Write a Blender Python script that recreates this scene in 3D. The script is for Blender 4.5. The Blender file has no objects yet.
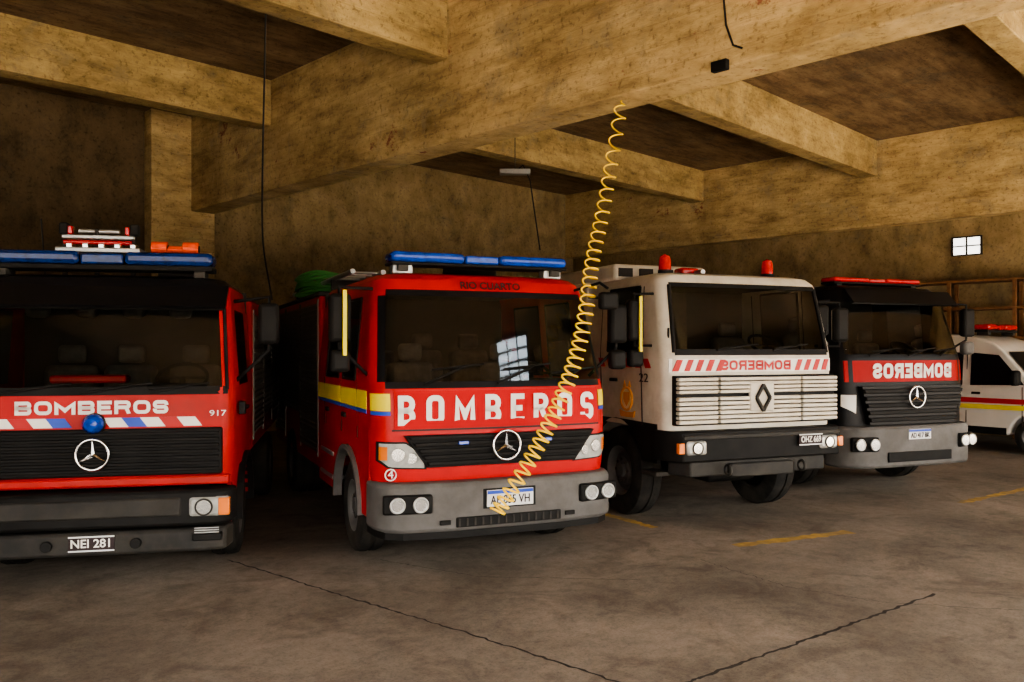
import bpy, math, random, bmesh
from mathutils import Vector, Matrix
random.seed(4)
sc=bpy.context.scene
COL=sc.collection
# ------------------------------------------------------------ materials
def rgb(r,g,b):
    f=lambda c:((c/255+.055)/1.055)**2.4 if c/255>.04045 else c/255/12.92
    return (f(r),f(g),f(b))
def mat(name,col,rough=.5,metal=0,coat=0,var=.12,scale=3,bump=0,bscale=40,emit=0,dirt=None,dirtamt=.0,spec=.3):
    m=bpy.data.materials.new(name); m.use_nodes=True
    nt=m.node_tree; N=nt.nodes; L=nt.links; b=N['Principled BSDF']
    tc=N.new('ShaderNodeTexCoord')
    n=N.new('ShaderNodeTexNoise'); n.inputs['Scale'].default_value=scale; n.inputs['Detail'].default_value=6
    L.new(tc.outputs['Object'],n.inputs['Vector'])
    r=N.new('ShaderNodeValToRGB'); e=r.color_ramp.elements
    e[0].position=.3; e[1].position=.7
    e[0].color=(*[c*(1-var) for c in col],1); e[1].color=(*[min(1,c*(1+var)) for c in col],1)
    L.new(n.outputs['Fac'],r.inputs['Fac'])
    out=r.outputs['Color']
    if dirt:
        n2=N.new('ShaderNodeTexNoise'); n2.inputs['Scale'].default_value=1.7; n2.inputs['Detail'].default_value=10; n2.inputs['Roughness'].default_value=.7
        L.new(tc.outputs['Object'],n2.inputs['Vector'])
        r2=N.new('ShaderNodeValToRGB'); r2.color_ramp.elements[0].position=.42; r2.color_ramp.elements[1].position=.70
        r2.color_ramp.elements[1].color=(dirtamt,dirtamt,dirtamt,1)
        L.new(n2.outputs['Fac'],r2.inputs['Fac'])
        mx=N.new('ShaderNodeMixRGB'); mx.inputs[2].default_value=(*dirt,1)
        L.new(r2.outputs['Color'],mx.inputs[0]); L.new(out,mx.inputs[1]); out=mx.outputs[0]
    L.new(out,b.inputs['Base Color'])
    b.inputs['Roughness'].default_value=rough; b.inputs['Metallic'].default_value=metal
    b.inputs['Specular IOR Level'].default_value=spec
    b.inputs['Coat Weight'].default_value=coat; b.inputs['Coat Roughness'].default_value=.08
    if emit:
        b.inputs['Emission Color'].default_value=(*col,1); b.inputs['Emission Strength'].default_value=emit
    if bump:
        n3=N.new('ShaderNodeTexNoise'); n3.inputs['Scale'].default_value=bscale; n3.inputs['Detail'].default_value=5
        L.new(tc.outputs['Object'],n3.inputs['Vector'])
        bp=N.new('ShaderNodeBump'); bp.inputs['Strength'].default_value=bump; bp.inputs['Distance'].default_value=.02
        L.new(n3.outputs['Fac'],bp.inputs['Height']); L.new(bp.outputs[0],b.inputs['Normal'])
    return m
def glassmat(name,tint,rough=.03):
    m=bpy.data.materials.new(name); m.use_nodes=True; nt=m.node_tree; N=nt.nodes; L=nt.links
    N.remove(N['Principled BSDF'])
    t=N.new('ShaderNodeBsdfTransparent'); t.inputs[0].default_value=(*tint,1)
    g=N.new('ShaderNodeBsdfGlossy'); g.inputs['Roughness'].default_value=rough; g.inputs[0].default_value=(.9,.93,.95,1)
    f=N.new('ShaderNodeFresnel'); f.inputs[0].default_value=1.5
    x=N.new('ShaderNodeMixShader')
    L.new(f.outputs[0],x.inputs[0]); L.new(t.outputs[0],x.inputs[1]); L.new(g.outputs[0],x.inputs[2])
    L.new(x.outputs[0],N['Material Output'].inputs[0])
    return m
def concrete(name,base,dark,light,streak=(1,1,1),rough=.9,boards=0,redspots=False,grey=(.20,.185,.15)):
    m=bpy.data.materials.new(name); m.use_nodes=True; nt=m.node_tree; N=nt.nodes; L=nt.links; b=N['Principled BSDF']
    tc=N.new('ShaderNodeTexCoord'); mp=N.new('ShaderNodeMapping'); mp.inputs['Scale'].default_value=streak
    L.new(tc.outputs['Object'],mp.inputs[0])
    def noise(src,s,d=8,r=.6,dist=0):
        n=N.new('ShaderNodeTexNoise'); n.inputs['Scale'].default_value=s; n.inputs['Detail'].default_value=d; n.inputs['Roughness'].default_value=r; n.inputs['Distortion'].default_value=dist
        L.new(src,n.inputs['Vector']); return n.outputs['Fac']
    def ramp(src,p0,c0,p1,c1):
        r=N.new('ShaderNodeValToRGB'); e=r.color_ramp.elements; e[0].position=p0; e[0].color=(*c0,1); e[1].position=p1; e[1].color=(*c1,1)
        L.new(src,r.inputs[0]); return r
    def mix(kind,fac,a,c):
        x=N.new('ShaderNodeMixRGB'); x.blend_type=kind
        if isinstance(fac,float): x.inputs[0].default_value=fac
        else: L.new(fac,x.inputs[0])
        L.new(a,x.inputs[1])
        if isinstance(c,tuple): x.inputs[2].default_value=(*c,1)
        else: L.new(c,x.inputs[2])
        return x.outputs[0]
    n=noise(mp.outputs[0],1.8,13,.72)
    r=ramp(n,.32,dark,.70,light); k=r.color_ramp.elements.new(.5); k.color=(*base,1); out=r.outputs[0]
    out=mix('MULTIPLY',.75,out,ramp(noise(tc.outputs['Object'],.5,7,.65,.6),.38,(.62,.59,.55),.6,(1,1,1)).outputs[0])
    out=mix('MIX',ramp(noise(tc.outputs['Object'],1.1,12,.75,.3),.54,(0,0,0),.64,(.6,.6,.6)).outputs[0],out,grey)
    out=mix('MULTIPLY',.7,out,ramp(noise(tc.outputs['Object'],14,6,.7),.34,(.4,.37,.33),.46,(1,1,1)).outputs[0])
    if boards:
        sx=N.new('ShaderNodeSeparateXYZ'); L.new(tc.outputs['Object'],sx.inputs[0])
        ad=N.new('ShaderNodeMath'); ad.operation='MULTIPLY_ADD'; ad.inputs[1].default_value=boards; ad.inputs[2].default_value=.37
        L.new(sx.outputs['Z' if boards>0 else 'Y'],ad.inputs[0])
        fr=N.new('ShaderNodeMath'); fr.operation='FRACT'; L.new(ad.outputs[0],fr.inputs[0])
        out=mix('MULTIPLY',.5,out,ramp(fr.outputs[0],0.0,(.5,.47,.42),.05,(1,1,1)).outputs[0])
    if redspots:
        mp4=N.new('ShaderNodeMapping'); mp4.inputs['Location'].default_value=(3.3,7,2); L.new(tc.outputs['Object'],mp4.inputs[0])
        out=mix('MIX',ramp(noise(mp4.outputs[0],.9,9,.75),.63,(0,0,0),.66,(.8,.8,.8)).outputs[0],out,(.20,.05,.03))
    L.new(out,b.inputs['Base Color']); b.inputs['Roughness'].default_value=rough; b.inputs['Specular IOR Level'].default_value=.2
    bp=N.new('ShaderNodeBump'); bp.inputs['Strength'].default_value=.7; bp.inputs['Distance'].default_value=.04
    L.new(noise(mp.outputs[0],7,12,.75),bp.inputs['Height']); L.new(bp.outputs[0],b.inputs['Normal'])
    return m

RED=mat('red_paint',(.40,.006,.008),.38,0,.0,.08,2,dirt=(.14,.02,.015),dirtamt=.35,spec=.22)
RED1=mat('red_paint_old',(.37,.008,.008),.45,0,.0,.12,3,dirt=(.12,.03,.02),dirtamt=.5,spec=.18)
REDP=mat('red_panel_film',(.38,.006,.008),.5,0,.0,.08,2,spec=.1)
WHITE=mat('white_paint',(.53,.49,.41),.45,0,.0,.07,3,dirt=(.25,.19,.12),dirtamt=.6)
VWHITE=mat('van_white',(.60,.57,.51),.35,0,.2,.05)
BLACKP=mat('black_paint',(.006,.006,.007),.35,0,.0,.2,spec=.15)
BLACK=mat('black_plastic',(.009,.0085,.008),.6,0,0,.3,5,spec=.13)
DARK=mat('dark_interior',(.026,.023,.020),.8)
SEAT=mat('seat_fabric',(.06,.053,.045),.9,var=.3,scale=12)
GREY=mat('grey_bumper',(.105,.10,.095),.6,0,.0,.15,3,dirt=(.04,.034,.028),dirtamt=.7,spec=.2)
DGREY=mat('dark_grey_metal',(.022,.021,.020),.6,.1,0,.25,4,dirt=(.07,.06,.045),dirtamt=.5,spec=.18)
ALU=mat('aluminium',(.42,.42,.41),.35,.8,0,.1)
SHUT=mat('roller_shutter',(.13,.12,.105),.5,.4,0,.15)
CHROME=mat('chrome',(.7,.7,.7),.18,1,0,.05)
TYRE=mat('tyre_rubber',(.014,.013,.012),.9,0,0,.3,6,bump=.2,dirt=(.07,.06,.045),dirtamt=.5,spec=.15)
RIM=mat('rim_metal',(.10,.095,.09),.6,.4,0,.2,6)
LENS=mat('lamp_lens',(.34,.34,.32),.12,.2,.6,.2,14)
LENSI=mat('lamp_reflector',(.60,.60,.58),.14,.9,.3,.05)
AMBER=mat('amber_lens',(.60,.15,.02),.2,0,.3)
BLUE=mat('blue_beacon',(.006,.045,.32),.15,0,.4,.35,14)
DBLUE=mat('dark_blue_beacon',(.004,.022,.12),.2,0,.3,.35,14)
REDL=mat('red_beacon',(.40,.008,.008),.15,0,.4,.3,14)
ORED=mat('orange_red_roll',(.70,.07,.01),.45,0,0,.2,8)
LBLUE=mat('blue_stripe',(.02,.06,.38),.5)
LETW=mat('white_letter',(.74,.72,.67),.55,var=.05,dirt=(.45,.38,.33),dirtamt=.35)
LETR=mat('red_letter',(.40,.02,.02),.5)
LETD=mat('dark_letter',(.02,.01,.01),.6)
YEL=mat('reflective_yellow',(.70,.58,.02),.5,var=.08)
ORN=mat('orange_emblem',(.62,.26,.05),.5)
CREAM=mat('cream_emblem',(.66,.52,.30),.5)
HOSEY=mat('yellow_hose',(.85,.55,.01),.35,0,.2,.1)
HOSEG=mat('green_hose',(.05,.22,.05),.6)
WOOD=mat('rusty_timber',(.17,.08,.03),.8,var=.4,scale=6)
PLW=mat('plate_white',(.62,.62,.61),.5)
CABLE=mat('cable_black',(.012,.011,.010),.7)
GLASS=glassmat('windscreen_glass',(.54,.57,.55))
LIT=mat('daylit_pane',(.95,.92,.85),.3,emit=3.0)
ASSUMED_SKYL=mat('assumed_rooflight_pane',(.80,.90,1.0),.3,emit=14.0)  # glowing pane of the assumed, unseen rooflight, added for a windscreen reflection
DREDB=mat('dull_red_band',(.28,.010,.010),.5,var=.12,spec=.1)

# ------------------------------------------------------------ mesh helpers
def link(o,p=None):
    COL.objects.link(o)
    if p is not None: o.parent=p
    return o
def smooth(me,ang=35):
    for f in me.polygons: f.use_smooth=True
    try: me.set_sharp_from_angle(angle=math.radians(ang))
    except Exception: pass
def mesh(name,v,f,ms,p=None,fm=None,sm=None):
    me=bpy.data.meshes.new(name); me.from_pydata([tuple(a) for a in v],[],f)
    for m in (ms if isinstance(ms,(list,tuple)) else [ms]): me.materials.append(m)
    if fm:
        for i,q in enumerate(me.polygons): q.material_index=fm[i]
    me.validate(); me.update()
    bm=bmesh.new(); bm.from_mesh(me); bmesh.ops.recalc_face_normals(bm,faces=bm.faces); bm.to_mesh(me); bm.free()
    if sm: smooth(me,sm)
    o=bpy.data.objects.new(name,me); return link(o,p)
def bev(o,w,seg=2):
    if w>0:
        b=o.modifiers.new('bevel','BEVEL'); b.width=w; b.segments=seg; b.limit_method='ANGLE'; b.angle_limit=math.radians(40)
        smooth(o.data,50)
    return o
def box(name,x0,x1,y0,y1,z0,z1,m,p=None,b=.008,rot=None):
    c=Vector(((x0+x1)/2,(y0+y1)/2,(z0+z1)/2)); hx,hy,hz=abs(x1-x0)/2,abs(y1-y0)/2,abs(z1-z0)/2
    v=[(sx*hx,sy*hy,sz*hz) for sx in(-1,1) for sy in(-1,1) for sz in(-1,1)]
    f=[(0,1,3,2),(4,6,7,5),(0,4,5,1),(2,3,7,6),(0,2,6,4),(1,5,7,3)]
    o=mesh(name,v,f,m,p); o.location=c
    if rot: o.rotation_euler=rot
    return bev(o,min(b,.45*min(hx,hy,hz)*2))
def absbox(name,x0,x1,y0,y1,z0,z1,m,rz=0,b=0):
    v=[(x,y,z) for x in(x0,x1) for y in(y0,y1) for z in(z0,z1)]
    f=[(0,1,3,2),(4,6,7,5),(0,4,5,1),(2,3,7,6),(0,2,6,4),(1,5,7,3)]
    o=mesh(name,v,f,m); o.rotation_euler=(0,0,rz); return bev(o,b) if b else o
def prism(name,poly,axis,a0,a1,m,p=None,b=0):
    def P(u,w,a):
        return {'x':(a,u,w),'y':(u,a,w),'z':(u,w,a)}[axis]
    n=len(poly)
    v=[P(u,w,a0) for u,w in poly]+[P(u,w,a1) for u,w in poly]
    f=[tuple(range(n)),tuple(range(2*n-1,n-1,-1))]+[(i,(i+1)%n,n+(i+1)%n,n+i) for i in range(n)]
    return bev(mesh(name,v,f,m,p),b)
def cyl(name,c,r,d,axis,m,p=None,seg=28,r2=None,b=.004):
    r2=r if r2 is None else r2
    ax={'x':0,'y':1,'z':2}[axis]; v=[]
    for s,rr in((-.5,r),(.5,r2)):
        for i in range(seg):
            a=2*math.pi*i/seg; q=[rr*math.cos(a),rr*math.sin(a)]; q.insert(ax,s*d); v.append(q)
    f=[tuple(range(seg)),tuple(range(2*seg-1,seg-1,-1))]+[(i,(i+1)%seg,seg+(i+1)%seg,seg+i) for i in range(seg)]
    o=mesh(name,v,f,m,p); o.location=c; return bev(o,b)
def lathe(name,prof,c,m,p,axis='x',seg=40,fm=None,flip=1):
    v=[];n=len(prof)
    for i in range(seg):
        a=2*math.pi*i/seg
        for (d,r) in prof:
            q=[r*math.cos(a),r*math.sin(a)]; q.insert({'x':0,'y':1,'z':2}[axis],d*flip); v.append(q)
    f=[];fmm=[]
    for i in range(seg):
        for j in range(n-1):
            f.append((i*n+j,i*n+j+1,((i+1)%seg)*n+j+1,((i+1)%seg)*n+j)); fmm.append(fm[j] if fm else 0)
    o=mesh(name,v,f,m,p,fmm,35); o.location=c; return o
def tube(name,pts,r,m,p=None,smoothc=False,cyc=False):
    cu=bpy.data.curves.new(name,'CURVE'); cu.dimensions='3D'; cu.bevel_depth=r; cu.bevel_resolution=3
    s=cu.splines.new('NURBS' if smoothc else 'POLY'); s.points.add(len(pts)-1)
    for i,q in enumerate(pts): s.points[i].co=(*q,1)
    s.use_cyclic_u=cyc
    if smoothc: s.order_u=4; s.use_endpoint_u=True
    cu.use_fill_caps=True
    cu.materials.append(m); o=bpy.data.objects.new(name,cu); return link(o,p)
def ring(name,c,R,r,axis,m,p,seg=32):
    pts=[]
    for i in range(seg):
        a=2*math.pi*i/seg; q=[R*math.cos(a),R*math.sin(a)]; q.insert({'x':0,'y':1,'z':2}[axis],0); pts.append(q)
    o=tube(name,pts,r,m,p,cyc=True); o.location=c; return o
TX=[]
def text(name,s,c,w,h,m,p,mirror=False,rx=0,rz=0,bold=.0):
    cu=bpy.data.curves.new(name,'FONT'); cu.body=s; cu.align_x='CENTER'; cu.align_y='CENTER'; cu.extrude=.002; cu.offset=bold
    cu.materials.append(m); o=bpy.data.objects.new(name,cu); link(o,p)
    o.location=c; o.rotation_euler=(math.radians(90)+rx,0,rz)
    TX.append((o,w,h,mirror)); return o
def fit_text():
    bpy.context.view_layer.update()
    for o,w,h,mi in TX:
        d=o.dimensions
        sx=w/max(d.x,1e-4); sy=h/max(d.y,1e-4)
        o.scale=(-sx if mi else sx,sy,1)
LW={'M':1.25,'E':.88,'B':1.0,'O':1.05,'R':1.0,'S':.95}
def strokes(ch,w,h,t):
    k=t/2; x0,x1,z0,z1=-w/2+k,w/2-k,-h/2+k,h/2-k
    r=min(x1-x0,z1-z0)*.38
    def arc(cx,cz,a0,a1,R,n=5): return [(cx+R*math.cos(math.radians(a0+(a1-a0)*i/n)),cz+R*math.sin(math.radians(a0+(a1-a0)*i/n))) for i in range(n+1)]
    if ch=='O': return [(arc(x1-r,z1-r,0,90,r)+arc(x0+r,z1-r,90,180,r)+arc(x0+r,z0+r,180,270,r)+arc(x1-r,z0+r,270,360,r),True)]
    if ch=='B':
        q=z1/2; R=q*.98
        xa=x1-R*.9
        up=[(x0,0),(x0,z1),(xa,z1)]+[(xa+(x1-xa)*math.sin(a)*.92,q+R*math.cos(a)) for a in [math.pi*i/8 for i in range(1,8)]]+[(xa,0)]
        lo=[(x0,0),(x0,z0),(xa,z0)]+[(xa+(x1-xa)*math.sin(a),-q-R*math.cos(a)) for a in [math.pi*i/8 for i in range(1,8)]]+[(xa,0)]
        return [(up,True),(lo,True)]
    if ch=='M': return [([(x0,-h/2),(x0,z1),(0,z0+h*.18),(x1,z1),(x1,-h/2)],False)]
    if ch=='E': return [([(w/2,z1),(x0,z1),(x0,z0),(w/2,z0)],False),([(x0,0),(w/2-k*.8,0)],False)]
    if ch=='R':
        q=z1/2; R=q; xa=x1-R*.9
        up=[(x0,0),(x0,z1),(xa,z1)]+[(xa+(x1-xa)*math.sin(a),q+R*math.cos(a)) for a in [math.pi*i/8 for i in range(1,8)]]+[(xa,0)]
        return [(up,True),([(x0,0),(x0,-h/2)],False),([(xa-.02*w,0),(x1,-h/2)],False)]
    if ch=='S':
        r=min(r,z1*.5)
        return [([(x1,z1-r*1.25)]+arc(x1-r,z1-r,0,90,r)+arc(x0+r,z1-r,90,180,r)+arc(x0+r,r,180,270,r)+arc(x1-r,-r,90,0,r)+arc(x1-r,z0+r,0,-90,r)+arc(x0+r,z0+r,270,180,r)+[(x0,z0+r*1.25)],False)]
    return []
def letter(ch,c,w,h,t,m,p,mirror=False,rz=0,rx=0):
    v=[];f=[]
    for pts,cyc in strokes(ch,w,h,t):
        n=len(pts); base=len(v)
        for i,q in enumerate(pts):
            a=Vector(pts[i-1] if (i>0 or cyc) else q); b=Vector(q); d=Vector(pts[(i+1)%n] if (i<n-1 or cyc) else q)
            d1=(b-a); d2=(d-b)
            if d1.length<1e-7: d1=d2
            if d2.length<1e-7: d2=d1
            d1=d1.normalized(); d2=d2.normalized()
            n1=Vector((-d1.y,d1.x)); n2=Vector((-d2.y,d2.x)); mm=(n1+n2)
            if mm.length<1e-5: mm=n1
            mm=mm.normalized(); L=min((t/2)/max(mm.dot(n1),.3),t*1.3)
            for s in(1,-1):
                e=b+mm*L*s; e.x=max(-w/2,min(w/2,e.x)); e.y=max(-h/2,min(h/2,e.y))
                v.append((-e.x if mirror else e.x,0,e.y))
        for i in range(n if cyc else n-1):
            j=(i+1)%n; f.append((base+2*i,base+2*i+1,base+2*j+1,base+2*j))
    o=mesh('letter_'+ch,v,f,m,p); o.location=c; o.rotation_euler=(rx,0,rz); return o
def letters(word,xc,z,width,h,surf,m,p,mirror=False,gap=.3,off=.012,t=.2,rx=0):
    ws=[LW.get(c,1) for c in word]; tot=sum(ws)+gap*(len(ws)-1); k=width/tot
    x=-width/2
    for ch,w in zip(word,ws):
        cx=x+w*k/2
        X=xc+(-cx if mirror else cx)
        sl=(surf(z,X+.05)-surf(z,X-.05))/.1
        letter(ch,(X,surf(z,X)-off,z),w*k,h,h*t,m,p,mirror,math.atan(sl),rx)
        x+=(w+gap)*k
# --- lofted cab shell ---
def interp(levels,z):
    if z<=levels[0][0]: return levels[0][1:]
    for a,b in zip(levels,levels[1:]):
        if z<=b[0]:
            t=(z-a[0])/(b[0]-a[0]); return tuple(p+(q-p)*t for p,q in zip(a[1:],b[1:]))
    return levels[-1][1:]
def surf_of(levels):
    def s(z,x):
        w,yf,b,r=interp(levels,z)[:4]; x=abs(x)
        if x<=w-r: return yf+b*(x/w)**2
        cy=yf+b*((w-r)/w)**2+r; dx=min(x-(w-r),r*.98)
        return cy-math.sqrt(r*r-dx*dx)
    return s
NF,NA=6,5
def cab(name,levels,S,ms,cell,p):
    def half(L):
        z,w,yf,b,r=L; pts=[]
        for k in range(NF+1):
            x=(w-r)*k/NF; pts.append((x,yf+b*(x/w)**2,z))
        cy=yf+b*((w-r)/w)**2+r
        for k in range(1,NA+1):
            a=math.pi/2*k/NA; pts.append((w-r+r*math.sin(a),cy-r*math.cos(a),z))
        for y in S: pts.append((w,max(y,cy+.001*(1+S.index(y))),z))
        return pts
    n=NF+1+NA+len(S); v=[]
    for L in levels:
        h=half(L); v+=h; v+=[(-x,y,z) for x,y,z in h[1:][::-1]]
    M=2*n-1; f=[];fm=[]
    for j in range(len(levels)-1):
        for i in range(M):
            k=i if i<n-1 else (n-1 if i==n-1 else M-1-i)
            mi=cell(k,j)
            if mi is None: continue
            f.append((j*M+i,j*M+(i+1)%M,(j+1)*M+(i+1)%M,(j+1)*M+i)); fm.append(mi)
    top=(len(levels)-1)*M
    f.append(tuple(range(top,top+M))); fm.append(cell(0,len(levels)-2))
    return mesh(name,v,f,ms,p,fm,28)
def arch_panel(name,x0,x1,y0,y1,z0,z1,yc,zc,R,m,p):
    pts=[(y0,z1),(y0,z0)]
    a0=math.asin(max(-1,min(1,(z0-zc)/R)))
    for i in range(17):
        a=math.pi-a0-(math.pi-2*a0)*i/16
        pts.append((yc+R*math.cos(a),zc+R*math.sin(a)))
    pts+=[(y1,z0),(y1,z1)]
    return prism(name,pts,'x',x0,x1,m,p)
def arch_lip(name,x,yc,zc,R,m,p,w=.07):
    pts=[]
    N_=16
    for i in range(N_+1):
        a=math.pi*i/N_; pts.append((yc+(R+.045)*math.cos(a),zc+(R+.045)*math.sin(a)))
    for i in range(N_,-1,-1):
        a=math.pi*i/N_; pts.append((yc+R*math.cos(a),zc+R*math.sin(a)))
    return prism(name,pts,'x',x-w/2,x+w/2,m,p)
def wheel(name,x,y,R,w,p,side,rim=None):
    h=w/2; rr=R*.56
    prof=[(-h*.8,rr),(-h,rr+.03),(-h,R-.07),(-h*.85,R-.015),(-h*.5,R),(-.02,R),(-.02,R-.015),(.02,R-.015),(.02,R),(h*.5,R),(h*.85,R-.015),(h,R-.07),(h,rr+.03),(h*.9,rr),
          (h*.75,rr-.02),(h*.3,rr-.05),(h*.25,rr*.62),(h*.6,rr*.55),(h*.65,rr*.3),(h*.85,rr*.28),(h*.9,rr*.1),(h*.9,0.001)]
    fm=[0]*13+[1]*8
    o=lathe(name,prof,(x,y,R),[TYRE,rim or RIM],p,fm=fm,flip=side)
    for i in range(8):
        a=2*math.pi*i/8
        cyl(name+'_nut',(x+side*h*.62,y+rr*.44*math.cos(a),R+rr*.44*math.sin(a)),.02,.04,'x',CHROME,p,seg=6,b=0)
    cyl(name+'_inner',(x-side*h*.5,y,R),rr,.05,'x',BLACK,p)
    return o
def star(c,R,p,m=None,y=0):
    m=m or CHROME
    ring('emblem_ring',c,R,R*.09,'y',m,p)
    for a in (90,210,330):
        a=math.radians(a); d=Vector((math.cos(a),0,math.sin(a))); n=Vector((-math.sin(a),0,math.cos(a)))
        t=d*R; w=n*R*.16
        cc=Vector(c)
        v=[cc+t,cc+w,cc-w,cc+Vector((0,-.02,0)),cc-d*R*.1]
        mesh('emblem_spoke',v,[(0,1,3),(0,3,2),(1,4,3),(2,3,4)],m,p)
def para(name,x0,x1,z0,z1,sk,surf,m,p,off=.008):
    def pt(x,z): return (x,surf(z,x)-off,z)
    v=[pt(x0,z0),pt(x1,z0),pt(x1+sk,z1),pt(x0+sk,z1)]
    v+=[(a,b+off*.9,c) for a,b,c in v]
    mesh(name,v,[(0,1,2,3),(7,6,5,4),(0,4,5,1),(1,5,6,2),(2,6,7,3),(3,7,4,0)],m,p)
def patch(name,x0,x1,zb,zt,surf,m,p,off=.01,n=14,nz=3,depth=.03):
    v=[];f=[]
    W=nz+1
    for i in range(n+1):
        t=i/n; x=x0+(x1-x0)*t; a=zb(t); b=zt(t)
        for j in range(W):
            z=a+(b-a)*j/nz; v.append((x,surf(z,x)-off,z))
    K=len(v); v+=[(x,y+depth,z) for x,y,z in v]
    for i in range(n):
        for j in range(nz): f.append((i*W+j,(i+1)*W+j,(i+1)*W+j+1,i*W+j+1))
        f.append((i*W,(i+1)*W,K+(i+1)*W,K+i*W)); f.append((i*W+nz,(i+1)*W+nz,K+(i+1)*W+nz,K+i*W+nz))
    for e in(0,n):
        for j in range(nz): f.append((e*W+j,e*W+j+1,K+e*W+j+1,K+e*W+j))
    return mesh(name,v,f,m,p,sm=30)
def strip(name,x0,x1,z0,z1,surf,m,p,off=.01,n=14):
    return patch(name,x0,x1,lambda t:z0,lambda t:z1,surf,m,p,off,n,2)
def seat(x,y,z,p,h=.75):
    box('seat_cushion',x-.26,x+.26,y,y+.5,z,z+.16,SEAT,p,.05)
    box('seat_back',x-.25,x+.25,y+.45,y+.6,z+.1,z+h,SEAT,p,.06,rot=(-.12,0,0))
    box('headrest',x-.13,x+.13,y+.52,y+.62,z+h+.02,z+h+.2,SEAT,p,.04)
def interior(p,w,y0,y1,zf,zb,zt,wheelx=.45,seats=(-.5,.55),back=True):
    box('cab_floor',-w+.06,w-.06,y0,y1-.05,zf,zf+.05,DARK,p,0)
    box('dashboard',-w+.12,w-.12,y0,y0+.3,zb-.45,zb-.02,DARK,p,.05)
    box('instrument_hood',wheelx-.25,wheelx+.25,y0+.05,y0+.28,zb-.05,zb+.05,DARK,p,.04)
    box('engine_cover',-.25,.25,y0+.35,y1-.3,zf,zf+.45,DARK,p,.05)
    if back: box('cab_rear_liner',-w+.04,w-.04,y1-.10,y1-.05,zf,zt-.04,DARK,p,0)
    box('roof_liner',-w+.14,w-.14,y0+.45,y1-.08,zt-.08,zt-.05,DARK,p,0)
    for s in seats: seat(s,y0+.65,zb-.55,p)
    o=ring('steering_wheel',(wheelx,y0+.42,zb+.09),.22,.018,'z',BLACK,p); o.rotation_euler=(math.radians(35),0,0)
    tube('steering_column',[(wheelx,y0+.3,zb-.2),(wheelx,y0+.42,zb+.09)],.03,BLACK,p)
    tube('steering_spoke',[(wheelx-.21,y0+.42,zb+.09),(wheelx+.21,y0+.42,zb+.09)],.014,BLACK,p)
def wiper(x0,z0,x1,z1,surf,p):
    pts=[(x0+(x1-x0)*t,surf(z0+(z1-z0)*t,x0+(x1-x0)*t)-.035,z0+(z1-z0)*t) for t in(0,.5,1)]
    tube('wiper_arm',pts,.011,BLACK,p)
    pts=[(x1-.32+.5*t,surf(z1-.03,x1-.32+.5*t)-.022,z1-.03+.05*t) for t in (0,.25,.5,.75,1)]
    tube('wiper_blade',pts,.010,BLACK,p)
def mirror(side,x,y,z0,z1,p,attach,yellow=False,w=.2):
    box('mirror_housing',x-w/2,x+w/2,y-.05,y+.07,z0,z1,BLACK,p,.04)
    box('mirror_glass',x-w/2+.02,x+w/2-.02,y+.068,y+.075,z0+.03,z1-.03,CHROME,p,0)
    for zz,az in ((z1+.06,attach[1]),(z0-.05,attach[2])):
        tube('mirror_arm',[(attach[0],y+.15,az),(x+side*.0,y+.03,zz),(x,y+.01,(z0+z1)/2)],.017,BLACK,p)
    if yellow: box('mirror_reflector',x-.018+.03,x+.020+.03,y-.075,y-.05,z0-.12,z1+.03,YEL,p,.005)
def lightbar(p,x0,x1,y,z,h,m,mid=None,base=.05):
    box('lightbar_base',x0,x1,y-.14,y+.14,z-base,z,BLACK,p,.01)
    L=x1-x0
    box('lightbar_left_dome',x0,x0+L*.40,y-.15,y+.15,z,z+h,m,p,.04)
    box('lightbar_center',x0+L*.405,x0+L*.595,y-.13,y+.13,z,z+h*.85,mid or BLACK,p,.02)
    box('lightbar_right_dome',x0+L*.60,x1,y-.15,y+.15,z,z+h,m,p,.04)
    for xx in(x0+.12,x1-.12): box('lightbar_foot',xx-.05,xx+.05,y-.12,y+.12,z-base-.06,z-base,DGREY,p,.005)
def beacon(p,x,y,z,m,r=.07,h=.2):
    cyl('beacon_base',(x,y,z+.02),r*1.1,.05,'z',BLACK,p)
    lathe('beacon_dome',[(0,r),(h*.6,r*.97),(h*.85,r*.75),(h,.001)],(x,y,z+.04),m,p,axis='z',seg=24)
def headlamp(p,x0,x1,z0,z1,y,amber=0,rot=0):
    box('headlamp_housing',x0,x1,y-.0,y+.12,z0,z1,LENS,p,.03,rot=(0,rot,0))
    cx=(x0+x1)/2-amber*.25*(x1-x0)*.5
    r=min((x1-x0),(z1-z0))*.40
    cyl('headlamp_reflector',(cx,y+.0,(z0+z1)/2),r,.02,'y',LENSI,p)
    ring('headlamp_rim',(cx,y-.01,(z0+z1)/2),r,.008,'y',DGREY,p)
    if amber:
        a=x1 if amber>0 else x0
        box('indicator_lamp',min(a,a-amber*.28*(x1-x0)),max(a,a-amber*.28*(x1-x0)),y-.006,y+.1,z0+.01,z1-.01,AMBER,p,.01)
def plate(p,xc,z,y,s,w=.44,h=.14,style=0):
    box('license_plate',xc-w/2,xc+w/2,y-.012,y,z-h/2,z+h/2,PLW if style!=1 else LETD,p,.003)
    if style==0:
        box('plate_band',xc-w/2+.004,xc+w/2-.004,y-.015,y-.01,z+h/2-.035,z+h/2-.004,LBLUE,p,0)
        text('plate_text',s,(xc,y-.016,z-.018),w*.85,h*.52,LETD,p,bold=.012)
    else:
        text('plate_text',s,(xc,y-.016,z),w*.85,h*.55,LETW,p,bold=.012)
        for a,b,c,d in((-w/2,w/2,h/2-.012,h/2),(-w/2,w/2,-h/2,-h/2+.012)):
            box('plate_border',xc+a,xc+b,y-.015,y-.008,z+c,z+d,PLW,p,0)
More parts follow.
